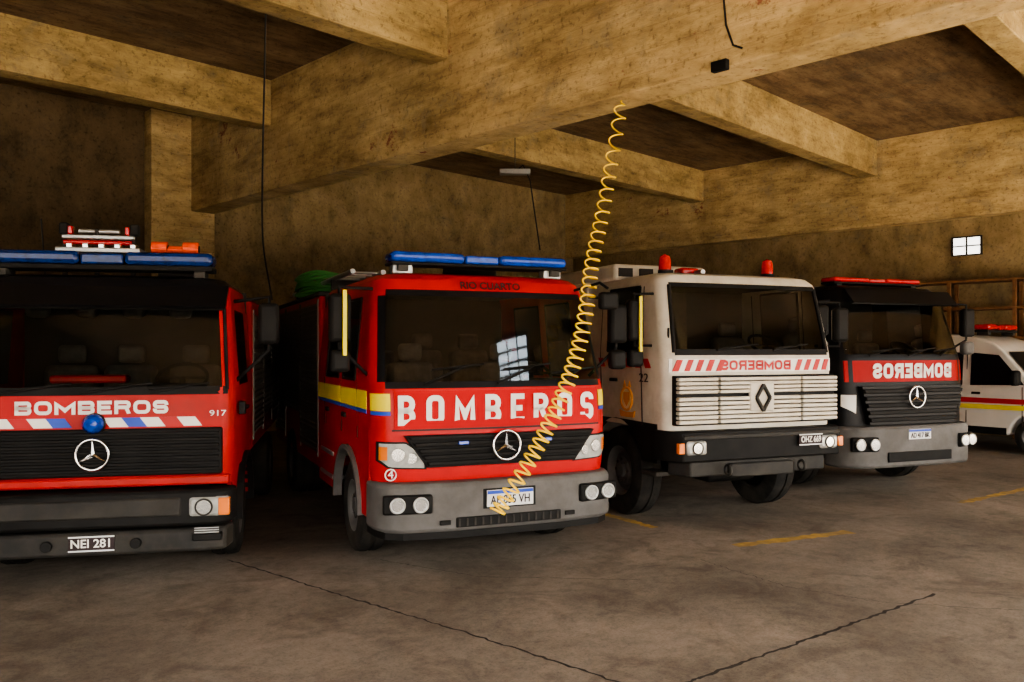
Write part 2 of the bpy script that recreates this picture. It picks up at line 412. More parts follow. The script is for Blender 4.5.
def empty(name,loc,rz):
    e=bpy.data.objects.new(name,None); COL.objects.link(e); e.location=loc; e.rotation_euler=(0,0,math.radians(rz)); e.empty_display_size=.3; return e
def shutter(p,xs,y0,y1,z0,z1,side):
    n=int((z1-z0)/.06)
    v=[];f=[]
    for i in range(n+1):
        z=z0+(z1-z0)*i/n
        for dz,dx in((0,0),(.04,.015),(.05,.0)):
            if z+dz<=z1: 
                v.append((xs+side*dx,y0,z+dz)); v.append((xs+side*dx,y1,z+dz))
    for i in range(len(v)//2-1): f.append((2*i,2*i+1,2*i+3,2*i+2))
    mesh('roller_shutter',v,f,SHUT,p)
    box('shutter_frame',xs-.01,xs+.012,y0-.05,y0,z0-.05,z1+.05,SHUT,p,.004)
    box('shutter_frame',xs-.01,xs+.012,y1,y1+.05,z0-.05,z1+.05,SHUT,p,.004)
def chassis(p,y0,y1,z=.75):
    for x in(-.42,.36): box('chassis_rail',x,x+.07,y0,y1,z-.12,z+.12,BLACK,p,0)
    box('engine_block',-.35,.35,.5,1.9,.45,1.0,BLACK,p,.05)
    tube('front_axle',[(-.95,1.25,.5),(.95,1.25,.5)],.06,BLACK,p)

# =========================================================== TRUCK (left, old red)
def truck_left():
    p=empty('fire_truck',(-3.57,7.12,0),12)
    L=[(.86,1.11,.08,.03,.14),(.96,1.12,.05,.03,.14),(1.38,1.13,.05,.03,.14),(1.68,1.13,.07,.03,.14),(1.72,1.13,.08,.03,.14),
       (2.43,1.08,.24,.04,.14),(2.52,1.07,.27,.04,.15),(2.64,1.05,.32,.04,.18),(2.70,1.0,.38,.04,.2),(2.73,.88,.52,.03,.2)]
    S=[.60,1.35,1.5,1.75]
    def cell(k,j):
        if j==4:
            if k<=NF: return 1
            if k<NF+NA: return 0
            if k==NF+NA+1: return 1
            return 0
        if j in(5,6) and k<=NF+1: return 2
        if j in (7,8): return 2
        if j<1 and k>NF+NA: return None
        return 0
    s=surf_of(L)
    cab('cab_shell',L,S,[RED1,GLASS,BLACKP],cell,p)
    interior(p,1.12,.16,1.75,.9,1.70,2.7,wheelx=.62,seats=(-.55,.0,.62))
    strip('windscreen_lower_seal',-1.08,1.08,1.66,1.73,s,BLACK,p,.014)
    strip('windscreen_upper_seal',-1.02,1.02,2.41,2.45,s,BLACK,p,.014)
    for sd in(-1,1):
        tube('windscreen_side_seal',[(sd*1.075,s(1.7,1.06)-.0,1.7),(sd*1.03,s(2.43,1.01)-.0,2.43)],.016,BLACK,p)
    prism('sun_visor',[(.10,2.44),(.34,2.64),(.36,2.62),(.13,2.42)],'x',-1.06,1.06,BLACKP,p)
    box('dash_cloth',-.40,.22,.17,.36,1.76,1.83,RED,p,.02)
    for i in range(4): box('helmet_on_hook',-.8+i*.42,-.6+i*.42,.75,.95,2.35,2.50,SEAT,p,.06)
    for x in(-.75,-.1,.45): wiper(x,1.68,x+.38 if x<.3 else x+.3,1.74,s,p)
    letters('BOMBEROS',-.02,1.555,1.22,.115,s,LETW,p,gap=.16,t=.26)
    x=-1.08;i=0
    cols=[LETW,LBLUE,LETW,RED]
    while x<1.0:
        w=.15
        if -.12<x+.07<.12: x+=w; i+=1; continue
        if x<.78 or i%2==0: para('chevron_stripe',x,min(x+w,1.05),1.385,1.465,-.06,s,cols[i%4],p)
        x+=w;i+=1
    text('model_text','917',(1.0,s(1.5,.98)-.012,1.49),.14,.05,LETW,p)
    box('grille_back',-1.04,1.04,.02,.12,.96,1.37,BLACK,p,.02)
    for i in range(7):
        z=1.0+i*.052
        box('grille_slat',-1.02,1.02,-.02,.03,z,z+.028,BLACK,p,.008)
    star((0,-.04,1.16),.13,p)
    lathe('blue_front_lamp',[(0,.085),(.05,.08),(.09,.05),(.105,.001)],(0,0,1.42),BLUE,p,axis='y',seg=28,flip=-1)
    cyl('blue_lamp_base',(0,.02,1.42),.09,.05,'y',BLACK,p)
    box('lower_panel',-1.1,1.1,.02,.3,.87,.95,RED1,p,.02)
    prism('bumper_upper',[(-1.16,.18),(-1.12,.02),(-1.0,-.08),(1.0,-.08),(1.12,.02),(1.16,.18)],'z',.53,.84,BLACK,p,.03)
    box('bumper_recess',-.72,.72,-.10,-.04,.62,.78,DGREY,p,.02)
    prism('bumper_lower',[(-1.12,.25),(-1.08,.0),(-.9,-.05),(.9,-.05),(1.08,.0),(1.12,.25)],'z',.30,.50,DGREY,p,.03)
    for sd in(-1,1):
        headlamp(p,min(sd*.78,sd*1.12),max(sd*.78,sd*1.12),.61,.78,-.10,amber=sd)
        box('bumper_step',sd*.93-.12,sd*.93+.12,-.09,.0,.40,.46,BLACK,p,.01)
        for k in range(3): box('step_tread',sd*.93-.10,sd*.93+.10,-.1,-.085,.47+k*.02,.478+k*.02,ALU,p,0)
        cyl('tow_eye',(sd*.35,-.06,.40),.045,.04,'y',BLACK,p)
        wheel('wheel_front',sd*.95,1.15,.45,.28,p,sd)
        wheel('wheel_rear',sd*.93,4.6,.45,.4,p,sd)
        arch_panel('fender_panel',min(sd*1.06,sd*1.10),max(sd*1.06,sd*1.10),.22,1.75,.5,.98,1.15,.45,.54,RED1,p)
        arch_lip('fender_lip',sd*1.1,1.15,.45,.54,BLACK,p,.12)
        box('door_handle',sd*1.13-.02,sd*1.13+.02,1.2,1.34,1.45,1.49,BLACK,p,.01)
        mirror(sd,sd*1.42,.28,2.10,2.48,p,(sd*1.10,2.50,1.75),w=.19)
        box('side_indicator',sd*1.18-.03,sd*1.18+.03,.3,.4,1.46,1.58,BLACK,p,.01)
    plate(p,-.0,.41,-.05,'NEI 281',.36,.13,1)
    lightbar(p,-1.02,.90,.62,2.83,.12,DBLUE,DBLUE)
    box('roof_deck',-1.02,1.02,1.85,6.4,2.60,2.66,DGREY,p,.01)
    for x in(-.48,-.2,.12):
        box('rack_post',x-.02,x+.02,.88,.92,2.72,3.20,DGREY,p,.005)
    box('rack_shelf',-.55,.2,.82,1.2,2.97,3.02,ALU,p,.01)
    box('rack_bar',-.50,.14,.84,.9,3.10,3.14,ALU,p,.01)
    tube('rack_tube',[(-.48,.86,3.07),(.12,.86,3.07)],.022,REDL,p)
    tube('rack_tube',[(-.36,.9,3.18),(.0,.9,3.18)],.02,ALU,p)
    for x in(-.48,.14): box('rack_lamp',x-.04,x+.04,.83,.93,3.14,3.25,BLACK,p,.015)
    for x in(-.42,.08): box('rack_lamp_red',x-.02,x+.02,.82,.9,3.14,3.22,REDL,p,.01)
    for i in range(5): box('rack_bracket',-.46+i*.14,-.40+i*.14,.83,.95,2.99,3.06,CHROME,p,.01)
    for x in(.38,.66): 
        cyl('hose_roll',(x,.80,3.02),.065,.14,'x',ORED,p); cyl('hose_roll_core',(x,.80,3.02),.035,.16,'x',BLACK,p)
    cyl('nozzle',(.52,.80,3.01),.035,.22,'x',ORED,p)
    box('roll_bracket',.35,.7,.86,.94,2.72,2.98,DGREY,p,.01)
    tube('antenna',[(-.68,1.0,2.7),(-.72,1.0,3.3)],.007,CABLE,p)
    box('body_box',-1.12,1.12,1.9,6.4,.95,2.6,RED1,p,.03)
    for sd in(-1,1):
        for k in range(3): shutter(p,sd*1.125,2.05+k*1.4,3.3+k*1.4,1.1 if k!=1 else 1.2,2.45,sd)
    chassis(p,.3,6.3)
    return p

# =========================================================== TRUCK (crew cab red)
def truck_main():
    p=empty('fire_truck',(-.06,7.77,0),23)
    L=[(.60,1.15,.10,.08,.26),(.95,1.19,.06,.09,.26),(1.32,1.20,.05,.09,.26),(1.62,1.20,.07,.09,.26),(1.70,1.20,.09,.09,.26),(1.76,1.20,.11,.09,.26),
       (2.56,1.13,.36,.10,.26),(2.62,1.12,.38,.10,.26),(2.72,1.09,.43,.10,.26),(2.77,1.04,.50,.10,.26),(2.795,.92,.62,.08,.26)]
    S=[.92,1.55,1.72,2.45,2.62,2.95]
    def cell(k,j):
        if j==4 and k<=NF+1: return 2
        if j==5:
            if k<=NF+1: return 1
            if k==NF+2: return 2
            if k in(NF+NA+1,NF+NA+3): return 1
            return 0
        if j==6 and k<=NF+1: return 2
        if j<2 and k>=NF+NA: return None
        return 0
    s=surf_of(L)
    cab('cab_shell',L,S,[RED,GLASS,BLACKP],cell,p)
    interior(p,1.17,.24,2.95,1.05,1.72,2.76,wheelx=.55,seats=(-.5,.55))
    for x in(-.6,0,.6): seat(x,2.1,1.25,p,.8)
    for sd in(-1,1):
        for yy in (.94,1.54,1.73,2.44): tube('side_window_seal',[(sd*1.202,yy,1.76),(sd*1.132,yy,2.56)],.012,BLACK,p)
        for zz,xx in((1.76,1.202),(2.56,1.132)):
            tube('side_window_seal',[(sd*xx,.94,zz),(sd*xx,1.54,zz)],.012,BLACK,p); tube('side_window_seal',[(sd*xx,1.73,zz),(sd*xx,2.44,zz)],.012,BLACK,p)
        for yy in(.86,1.62,2.55): tube('door_shut_line',[(sd*1.197,yy,1.2),(sd*1.203,yy,1.74)],.006,LETD,p)
        for yy in(1.38,2.28): box('door_handle',sd*1.21-.015,sd*1.21+.02,yy,yy+.16,1.36,1.41,BLACK,p,.01)
        for a,b in((.46,.85),(.88,1.61),(1.64,2.95)): 
            box('reflective_band',sd*1.203-.004,sd*1.203+.006,a,b,1.50,1.67,YEL,p,0)
            box('reflective_band_blue',sd*1.203-.004,sd*1.203+.007,a,b,1.46,1.498,LBLUE,p,0)
        arch_panel('fender_panel',min(sd*1.15,sd*1.195),max(sd*1.15,sd*1.195),.40,1.98,.5,1.33,1.30,.48,.58,RED,p)
        arch_lip('fender_lip',sd*1.19,1.30,.48,.57,GREY,p,.09)
        box('entry_step_panel',min(sd*1.12,sd*1.195),max(sd*1.12,sd*1.195),1.97,2.95,.52,1.33,RED,p,.01)
        for zz in(.62,.88): box('entry_step',min(sd*.95,sd*1.21),max(sd*.95,sd*1.21),2.05,2.8,zz,zz+.05,ALU,p,.01)
        wheel('wheel_front',sd*1.02,1.30,.47,.28,p,sd)
        wheel('wheel_rear',sd*.98,5.2,.47,.46,p,sd)
        strip('corner_band',min(sd*1.06,sd*1.196),max(sd*1.06,sd*1.196),1.50,1.655,s,YEL,p,.008,10)
        strip('corner_band_blue',min(sd*1.06,sd*1.196),max(sd*1.06,sd*1.196),1.46,1.495,s,LBLUE,p,.009,10)
    strip('text_panel',-1.03,1.03,1.34,1.68,s,REDP,p,.014)
    letters('BOMBEROS',-.01,1.505,1.98,.27,s,LETW,p,gap=.62,off=.020,t=.19)
    strip('shut_line',-1.05,1.05,1.318,1.334,s,LETD,p,.006)
    text('visor_text','RIO CUARTO',(0,s(2.67,0)-.02,2.668),.62,.075,LETD,p,rx=-.35,bold=.02)
    g=[(-.95,1.28),(-.74,.99),(.74,.99),(.95,1.28)]
    prism('grille_back',g,'y',.03,.12,BLACK,p)
    for i in range(5):
        z=1.01+i*.058; w=.72+.21*(z-.99)/.29
        prism('grille_slat',[(-w,z),(w,z),(w+.02,z+.035),(-w-.02,z+.035)],'y',-.01,.06,BLACK,p,.006)
    star((0,-.035,1.17),.135,p)
    for x in(-.42,.42): box('blue_strobe',x-.05,x+.05,-.03,.0,1.19,1.225,BLUE,p,.006)
    strip('lower_red_panel',-1.03,1.03,.87,.985,s,RED,p,.01)
    for sd in(-1,1):
        zb=lambda t:.985+.02*t+.06*max(0,t-.8)/.2; zt=lambda t:1.10+.11*min(1,t/.45)
        patch('headlamp_rim',sd*.74,sd*1.165,lambda t:zb(t)-.015,lambda t:zt(t)+.015,s,BLACK,p,.012,16)
        patch('headlamp_lens',sd*.765,sd*1.15,zb,zt,s,LENS,p,.024,16)
        for xx,zz,rr in((.88,1.075,.05),(1.0,1.11,.06)):
            y=s(zz,xx); o=cyl('headlamp_reflector',(sd*xx,y-.024,zz),rr,.012,'y',LENSI,p); o.rotation_euler=(0,0,sd*.35)
        patch('indicator_lens',sd*1.09,sd*1.15,lambda t:1.06,lambda t:1.18,s,AMBER,p,.027,6)
    bp=[(-1.21,.48),(-1.20,.25),(-1.14,.08),(-1.0,-.03),(-.5,-.10),(.5,-.10),(1.0,-.03),(1.14,.08),(1.20,.25),(1.21,.48)]
    prism('bumper',bp,'z',.42,.86,GREY,p,.04)
    prism('bumper_valance',[(a*.98,b+.03) for a,b in bp],'z',.36,.42,BLACK,p)
    box('bumper_intake',-.52,.52,-.118,-.09,.46,.55,BLACK,p,.01)
    for i in range(14): box('intake_bar',-.5+i*.075,-.485+i*.075,-.125,-.1,.47,.54,DGREY,p,0)
    for sd in(-1,1):
        a=sd*.95
        box('fog_lamp_recess',a-.22,a+.22,-.07,.0,.60,.77,BLACK,p,.02,rot=(0,0,sd*.2))
        for k in(-.1,.1):
            cyl('fog_lamp',(a+k,-.065+sd*k*.2,.685),.062,.05,'y',LENSI,p)
            ring('fog_lamp_rim',(a+k,-.09+sd*k*.2,.685),.063,.01,'y',ALU,p)
        box('bumper_slot',sd*.62-.05,sd*.62+.05,-.11,-.08,.49,.53,BLACK,p,.005)
    box('plate_frame',-.26,.26,-.105,-.095,.61,.79,BLACK,p,.01)
    plate(p,0,.70,-.107,'AE 855 VH',.46,.15)
    wiper(-.75,1.74,-.35,1.90,s,p); wiper(-.05,1.74,.35,1.90,s,p); wiper(.6,1.74,.85,1.86,s,p)
    mirror(-1,-1.47,.35,2.12,2.56,p,(-1.14,2.62,1.78),True,.2)
    box('wide_mirror',-1.56,-1.38,.3,.42,1.85,2.05,BLACK,p,.04)
    mirror(1,1.40,.35,2.12,2.52,p,(1.14,2.60,1.78),False,.2)
    box('wide_mirror',1.31,1.49,.3,.42,1.85,2.05,BLACK,p,.04)
    tube('kerb_mirror_arm',[(.95,.45,2.66),(1.08,.15,2.72),(1.12,.06,2.66)],.014,BLACK,p)
    box('kerb_mirror',1.02,1.22,.0,.1,2.45,2.62,BLACK,p,.03)
    lightbar(p,-.93,.93,.72,2.90,.10,BLUE,BLUE,.03)
    for x in(-.8,.8): box('lightbar_stand',x-.1,x+.1,.66,.78,2.79,2.88,ALU,p,.01)
    lathe('roof_hatch',[(0,.30),(.14,.28),(.24,.2),(.27,.001)],(.1,1.25,2.79),BLACK,p,axis='z')
    text('unit_number','4',(-1.06,s(.92,-1.05)-.02,.93),.05,.07,LETW,p)
    ring('unit_circle',(-1.06,s(.92,-1.05)-.02,.93),.05,.006,'y',LETW,p)
    box('body_box',-1.18,1.18,3.02,7.0,.62,2.72,RED,p,.03)
    for sd in(-1,1):
        for k,(a,b) in enumerate(((3.12,4.4),(4.5,5.8),(5.9,6.92))):
            shutter(p,sd*1.187,a,b,.8 if k!=1 else 1.2,2.62,sd)
    box('body_roof_edge',-1.2,1.2,3.0,7.02,2.70,2.76,DGREY,p,.02)
    for x in(-.95,-.6): tube('ladder_rail',[(x,2.2,2.94),(x,6.6,2.94)],.03,ALU,p)
    for i in range(14): tube('ladder_rung',[(-.95,2.35+i*.32,2.94),(-.6,2.35+i*.32,2.94)],.015,ALU,p)
    for yy in(3.2,6.0): box('ladder_support',-1.0,-.55,yy,yy+.06,2.78,2.92,DGREY,p,.005)
    for k in range(9):
        pts=[]
        R=.30-.015*(k%3); 
        for i in range(25):
            a=2*math.pi*i/24; pts.append((-.85+R*math.cos(a)*1.2,4.6+R*math.sin(a)*2,2.80+.035*k+.02*math.sin(3*a+k)))
        tube('rolled_hose',pts,.022,HOSEG,p)
    chassis(p,.4,6.9)
    return p

# =========================================================== TRUCK (white)
def truck_white():
    p=empty('fire_truck',(2.87,9.71,0),22)
    L=[(1.14,1.18,.06,.04,.15),(1.76,1.20,.05,.04,.15),(1.98,1.21,.06,.04,.15),(2.04,1.21,.07,.04,.15),
       (2.80,1.16,.24,.05,.15),(2.86,1.15,.27,.05,.16),(2.93,1.10,.34,.05,.18),(2.96,1.0,.46,.05,.2)]
    S=[.70,1.42,1.55,1.9]
    def cell(k,j):
        if j==3:
            if k<=NF: return 1
            if k==NF+NA+1: return 1
            return 0
        return 0
    s=surf_of(L)
    cab('cab_shell',L,S,[WHITE,GLASS],cell,p)
    interior(p,1.18,.2,1.9,1.2,2.02,2.92,wheelx=.6,seats=(-.6,.6))
    strip('windscreen_lower_seal',-1.08,1.08,1.99,2.06,s,BLACK,p,.016)
    strip('windscreen_upper_seal',-1.04,1.04,2.78,2.83,s,BLACK,p,.016)
    for sd in(-1,1):
        tube('windscreen_side_seal',[(sd*1.09,s(2.03,1.07),2.02),(sd*1.045,s(2.8,1.02),2.8)],.024,BLACK,p)
    strip('hazard_band',-1.15,1.15,1.80,1.95,s,LETW,p,.012)
    x=-1.12
    while x<1.05:
        if not(-.50<x<.46): para('hazard_stripe',x,x+.07,1.81,1.94,.06,s,LETR,p,.018)
        x+=.14
    letters('BOMBEROS',.0,1.875,1.0,.115,s,LETR,p,mirror=True,gap=.14,off=.02,t=.25)
    box('grille_back',-1.12,1.12,.0,.1,1.2,1.76,BLACK,p,.01)
    for zi,(z0,z1,n) in enumerate(((1.56,1.75,4),(1.22,1.53,6))):
        for a,b in((-1.12,-.60),(-.57,.57),(.60,1.12)):
            for i in range(n):
                h=(z1-z0)/n
                box('grille_slat',a,b,-.055,.02,z0+i*h,z0+i*h+h*.76,WHITE,p,.008)
    box('emblem_panel',-.17,.17,-.07,-.02,1.34,1.68,WHITE,p,.02)
    dia=[(0,.15),(.095,0),(0,-.15),(-.095,0)]
    for (a,b),(c,d) in zip(dia,dia[1:]+dia[:1]):
        tube('emblem_bar',[(a,-.085,1.50+b),(c,-.085,1.50+d)],.022,DGREY,p)
    bp=[(-1.22,.35),(-1.21,.05),(-1.1,-.1),(1.1,-.1),(1.21,.05),(1.22,.35)]
    prism('bumper',bp,'z',.80,1.14,BLACK,p,.02)
    box('bumper_rib',-1.1,1.1,-.12,-.09,1.05,1.10,DGREY,p,.01)
    prism('under_bumper',[(-1.05,.3),(-.95,-.02),(.95,-.02),(1.05,.3)],'z',.62,.80,DGREY,p,.02)
    box('winch_plate',-.45,.45,-.08,.0,.60,.76,DGREY,p,.02)
    for sd in(-1,1):
        headlamp(p,sd*.93-.13,sd*.93+.13,.88,1.04,-.13)
        box('indicator_lamp',sd*1.12-.04,sd*1.12+.04,-.11,-.05,.9,1.02,AMBER,p,.01)
        ring('tow_shackle',(sd*.52,-.12,.70),.055,.016,'x',DGREY,p)
        wheel('wheel_front',sd*1.0,1.25,.55,.32,p,sd)
        wheel('wheel_rear',sd*1.0,4.9,.55,.32,p,sd)
        arch_panel('fender_panel',min(sd*1.14,sd*1.19),max(sd*1.14,sd*1.19),.3,2.0,.75,1.2,1.25,.55,.66,BLACK,p)
        box('door_step',min(sd*1.0,sd*1.2),max(sd*1.0,sd*1.2),.3,.62,.60,.65,DGREY,p,.01)
        box('door_handle',sd*1.21-.02,sd*1.21+.02,1.2,1.36,1.66,1.70,BLACK,p,.01)
        for yy in(.62,1.62): tube('door_shut_line',[(sd*1.19,yy,1.16),(sd*1.21,yy,1.98),(sd*1.16,yy,2.8)],.007,LETD,p)
        for zz,xx in((2.04,1.212),(2.80,1.162)): tube('side_window_seal',[(sd*xx,.70,zz),(sd*xx,1.42,zz)],.018,BLACK,p)
        for yy in(.70,1.42): tube('side_window_seal',[(sd*1.212,yy,2.04),(sd*1.162,yy,2.80)],.018,BLACK,p)
        tube('grab_handle',[(sd*1.1,.2,1.95),(sd*1.13,.15,2.3)],.012,BLACK,p)
        for i in range(6):
            y=.4+i*.22
            prism('side_hazard_stripe',[(y,1.84),(y+.11,1.84),(y+.17,1.95),(y+.06,1.95)],'x',sd*1.205,sd*1.218,LETR,p)
    cyl('door_emblem',(-1.20,.95,1.46),.13,.02,'x',CREAM,p)
    ring('door_emblem_ring',(-1.213,.95,1.46),.135,.014,'x',ORN,p)
    prism('door_emblem_shield',[(.88,1.54),(1.02,1.54),(1.02,1.45),(.95,1.37),(.88,1.45)],'x',-1.216,-1.208,ORN,p)
    prism('door_emblem_scroll',[(.80,1.24),(1.10,1.24),(1.13,1.32),(1.06,1.30),(.84,1.30),(.77,1.32)],'x',-1.21,-1.19,ORN,p)
    for a in(-.06,.06): prism('door_emblem_flame',[(.95+a-.03,1.60),(.95+a+.03,1.60),(.95+a,1.68)],'x',-1.21,-1.2,ORN,p)
    text('door_text','22',(-1.215,.55,1.72),.2,.1,LETD,p,rz=math.radians(-90))
    plate(p,.64,1.0,-.13,'OHZ 669',.34,.13,1)
    wiper(-.55,2.05,-.15,2.10,s,p); wiper(.25,2.05,.6,2.10,s,p)
    mirror(-1,-1.50,.25,2.15,2.62,p,(-1.18,2.7,2.1),True,.2)
    box('wide_mirror',-1.59,-1.41,.2,.32,1.86,2.06,BLACK,p,.04)
    mirror(1,1.46,.25,2.15,2.58,p,(1.18,2.66,2.1),False,.2)
    beacon(p,-.88,.62,2.96,REDL,.075,.2); beacon(p,.62,.62,2.96,REDL,.075,.2)
    box('roof_siren',-.55,-.30,.75,.95,2.96,3.06,REDL,p,.03)
    tube('air_horn',[(-.35,.6,3.0),(-.35,1.1,3.0)],.03,ALU,p)
    box('roof_locker',-1.16,.2,1.35,3.2,2.93,3.14,WHITE,p,.04)
    for i in range(4): box('roof_vent',-1.1+i*.3,-.9+i*.3,1.33,1.36,2.98,3.09,DGREY,p,.005)
    box('body_box',-1.22,1.22,2.0,7.2,.95,2.95,WHITE,p,.03)
    for k in range(3): shutter(p,-1.225,2.2+k*1.6,3.6+k*1.6,1.3,2.7,-1)
    chassis(p,.4,7,.85)
    return p

# =========================================================== TRUCK (black)
def truck_black():
    p=empty('fire_truck',(5.76,11.95,0),22)
    L=[(.95,1.19,.06,.09,.26),(1.57,1.20,.05,.09,.26),(1.92,1.20,.08,.09,.26),(1.99,1.20,.10,.09,.26),
       (2.74,1.13,.32,.10,.26),(2.80,1.12,.34,.10,.26),(2.92,1.08,.40,.10,.26),(2.98,1.02,.48,.10,.26),(3.0,.9,.62,.08,.26)]
    S=[.92,1.6,1.75,2.0]
    def cell(k,j):
        if j==3:
            if k<=NF+1: return 1
            if k==NF+NA+1: return 1
        if j<1 and k>=NF+NA: return None
        return 0
    s=surf_of(L)
    cab('cab_shell',L,S,[BLACKP,GLASS],cell,p)
    interior(p,1.18,.26,2.0,1.2,1.96,2.96,wheelx=.55,seats=(-.5,.55))
    prism('sun_visor',[(.12,2.72),(.30,2.92),(.34,2.92),(.16,2.70)],'x',-1.0,1.0,BLACKP,p)
    strip('red_band',-1.12,1.12,1.60,1.90,s,DREDB,p,.012)
    letters('BOMBEROS',.06,1.755,1.52,.21,s,LETW,p,mirror=True,gap=.16,off=.022,t=.25)
    prism('grille_back',[(-.95,1.54),(-.8,1.0),(.8,1.0),(.95,1.54)],'y',.02,.12,BLACKP,p)
    for i in range(5):
        z=1.04+i*.10; w=.8+.15*(z-1.0)/.54
        prism('grille_slat',[(-w,z),(w,z),(w+.02,z+.06),(-w-.02,z+.06)],'y',-.02,.06,BLACK,p,.01)
    star((0,-.05,1.38),.15,p)
    bp=[(-1.22,.48),(-1.21,.2),(-1.12,.05),(-.98,-.05),(-.5,-.10),(.5,-.10),(.98,-.05),(1.12,.05),(1.21,.2),(1.22,.48)]
    prism('bumper',bp,'z',.40,.98,GREY,p,.04)
    box('bumper_intake',-.6,.6,-.115,-.09,.48,.62,BLACK,p,.01)
    for sd in(-1,1):
        a=sd*.96
        box('headlamp_recess',a-.2,a+.2,-.07,.0,.64,.84,BLACK,p,.02,rot=(0,0,sd*.28))
        for k in(-.1,.1):
            cyl('headlamp',(a+k,-.08+sd*k*.28,.74),.075,.05,'y',LENSI,p); ring('headlamp_rim',(a+k,-.10+sd*k*.28,.74),.076,.01,'y',ALU,p)
        patch('corner_reflector',sd*.98,sd*1.15,lambda t:1.16+.1*t,lambda t:1.42,s,LETW if sd<0 else DGREY,p,.012,8)
        wheel('wheel_front',sd*1.02,1.35,.5,.3,p,sd)
        wheel('wheel_rear',sd*.98,5.2,.5,.46,p,sd)
        arch_panel('fender_panel',min(sd*1.15,sd*1.19),max(sd*1.15,sd*1.19),.40,2.0,.5,1.58,1.35,.5,.6,BLACKP,p)
        mirror(sd,sd*1.42,.3,2.25,2.68,p,(sd*1.14,2.76,2.02),False,.22)
        box('wide_mirror',sd*1.42-.1,sd*1.42+.1,.25,.38,1.98,2.18,GREY,p,.04)
    plate(p,-.02,.86,-.105,'AD 417 BK',.42,.14)
    wiper(-.75,1.97,-.35,2.06,s,p); wiper(-.05,1.97,.35,2.06,s,p); wiper(.6,1.97,.8,2.06,s,p)
    lightbar(p,-.85,.85,.8,3.06,.07,REDL,REDL,.03)
    text('visor_text','23',(.7,s(2.85,.7)-.05,2.86),.12,.07,LETW,p,rx=-.3)
    box('body_box',-1.22,1.22,2.1,7.0,.9,2.85,RED,p,.03)
    chassis(p,.4,6.9,.85)
    return p

# =========================================================== VAN
def van():
    p=empty('ambulance_van',(11.45,15.95,0),35)
    prof=[(.02,.32),(-.02,.55),(.02,.82),(.12,1.0),(.75,1.26),(.95,1.35),(1.55,2.05),(1.75,2.2),(2.2,2.34),(3.5,2.42),(5.0,2.40),(5.2,2.25),(5.25,.4)]
    yc1,yc2,R=.98,4.25,.42
    bottom=[(yc2+R,.36)]
    for yc in(yc2,yc1):
        bottom+=[(yc+R*math.cos(math.pi*i/12),.36+R*math.sin(math.pi*i/12)) for i in range(13)]
    poly=prof+bottom
    n=len(poly)
    def hw(z): return .98-.02*max(0,z-1.2)-.09*max(0,z-1.2)**2*.8
    v=[(-hw(z),y,z) for y,z in poly]+[(hw(z),y,z) for y,z in poly]
    f=[tuple(range(n)),tuple(range(2*n-1,n-1,-1))]+[(i,(i+1)%n,n+(i+1)%n,n+i) for i in range(n)]
    bev(mesh('van_body',v,f,VWHITE,p),.04,3)
    def sidepanel(name,pts,m,off=.012):
        for sd in(-1,1):
            v=[(sd*(hw(z)+off),y,z) for y,z in pts]+[(sd*(hw(z)-.02),y,z) for y,z in pts]; k=len(pts)
            mesh(name,v,[tuple(range(k))]+[(i,(i+1)%k,k+(i+1)%k,k+i) for i in range(k)],m,p)
    sidepanel('front_door_window',[(1.12,1.36),(1.62,1.95),(2.15,2.0),(2.15,1.33)],BLACKP)
    sidepanel('sliding_door_window',[(2.32,1.33),(2.32,2.0),(3.3,2.02),(3.3,1.33)],BLACKP)
    sidepanel('red_side_stripe',[(.3,.98),(.3,1.08),(5.2,1.08),(5.2,.98)],LETR)
    sidepanel('yellow_side_stripe',[(.3,.86),(.3,.95),(5.2,.95),(5.2,.86)],YEL)
    sidepanel('sill_trim',[(1.45,.36),(1.45,.5),(3.8,.5),(3.8,.36)],BLACK)
    sidepanel('door_line',[(1.15,.55),(1.15,1.32),(1.165,1.32),(1.165,.55)],LETD)
    sidepanel('door_line',[(2.23,.55),(2.23,2.05),(2.245,2.05),(2.245,.55)],LETD)
    for i in range(7):
        y=2.5+i*.3; sidepanel('red_chevron',[(y,.66),(y+.12,.66),(y+.26,.8),(y+.14,.8)],LETR)
    def fr(t): return (.97+.56*t,1.38+.65*t)
    a=fr(.04);b=fr(.97)
    v=[(-.88,a[0]-.02,a[1]+.01),(.88,a[0]-.02,a[1]+.01),(.80,b[0]-.02,b[1]+.01),(-.80,b[0]-.02,b[1]+.01)]
    mesh('windscreen',v,[(0,1,2,3)],BLACKP,p)
    box('front_grille',-.5,.5,-.05,.02,.62,.82,BLACK,p,.02)
    box('front_bumper',-.97,.97,-.08,.2,.3,.58,DGREY,p,.05)
    for sd in(-1,1):
        box('headlamp',sd*.78-.17,sd*.78+.17,-.03,.25,.78,.98,LENSI,p,.05)
        box('mirror_housing',sd*1.13-.12,sd*1.13+.12,1.15,1.3,1.35,1.65,BLACK,p,.05)
        box('door_handle',sd*1.0-.02,sd*1.0+.02,1.95,2.12,1.15,1.2,BLACK,p,.01)
        wheel('wheel_front',sd*.86,yc1,.35,.22,p,sd); wheel('wheel_rear',sd*.86,yc2,.35,.22,p,sd)
    lightbar(p,-.65,.65,2.1,2.47,.12,REDL,REDL)
    return p
truck_left(); truck_main(); truck_white(); truck_black(); van()
fit_text()

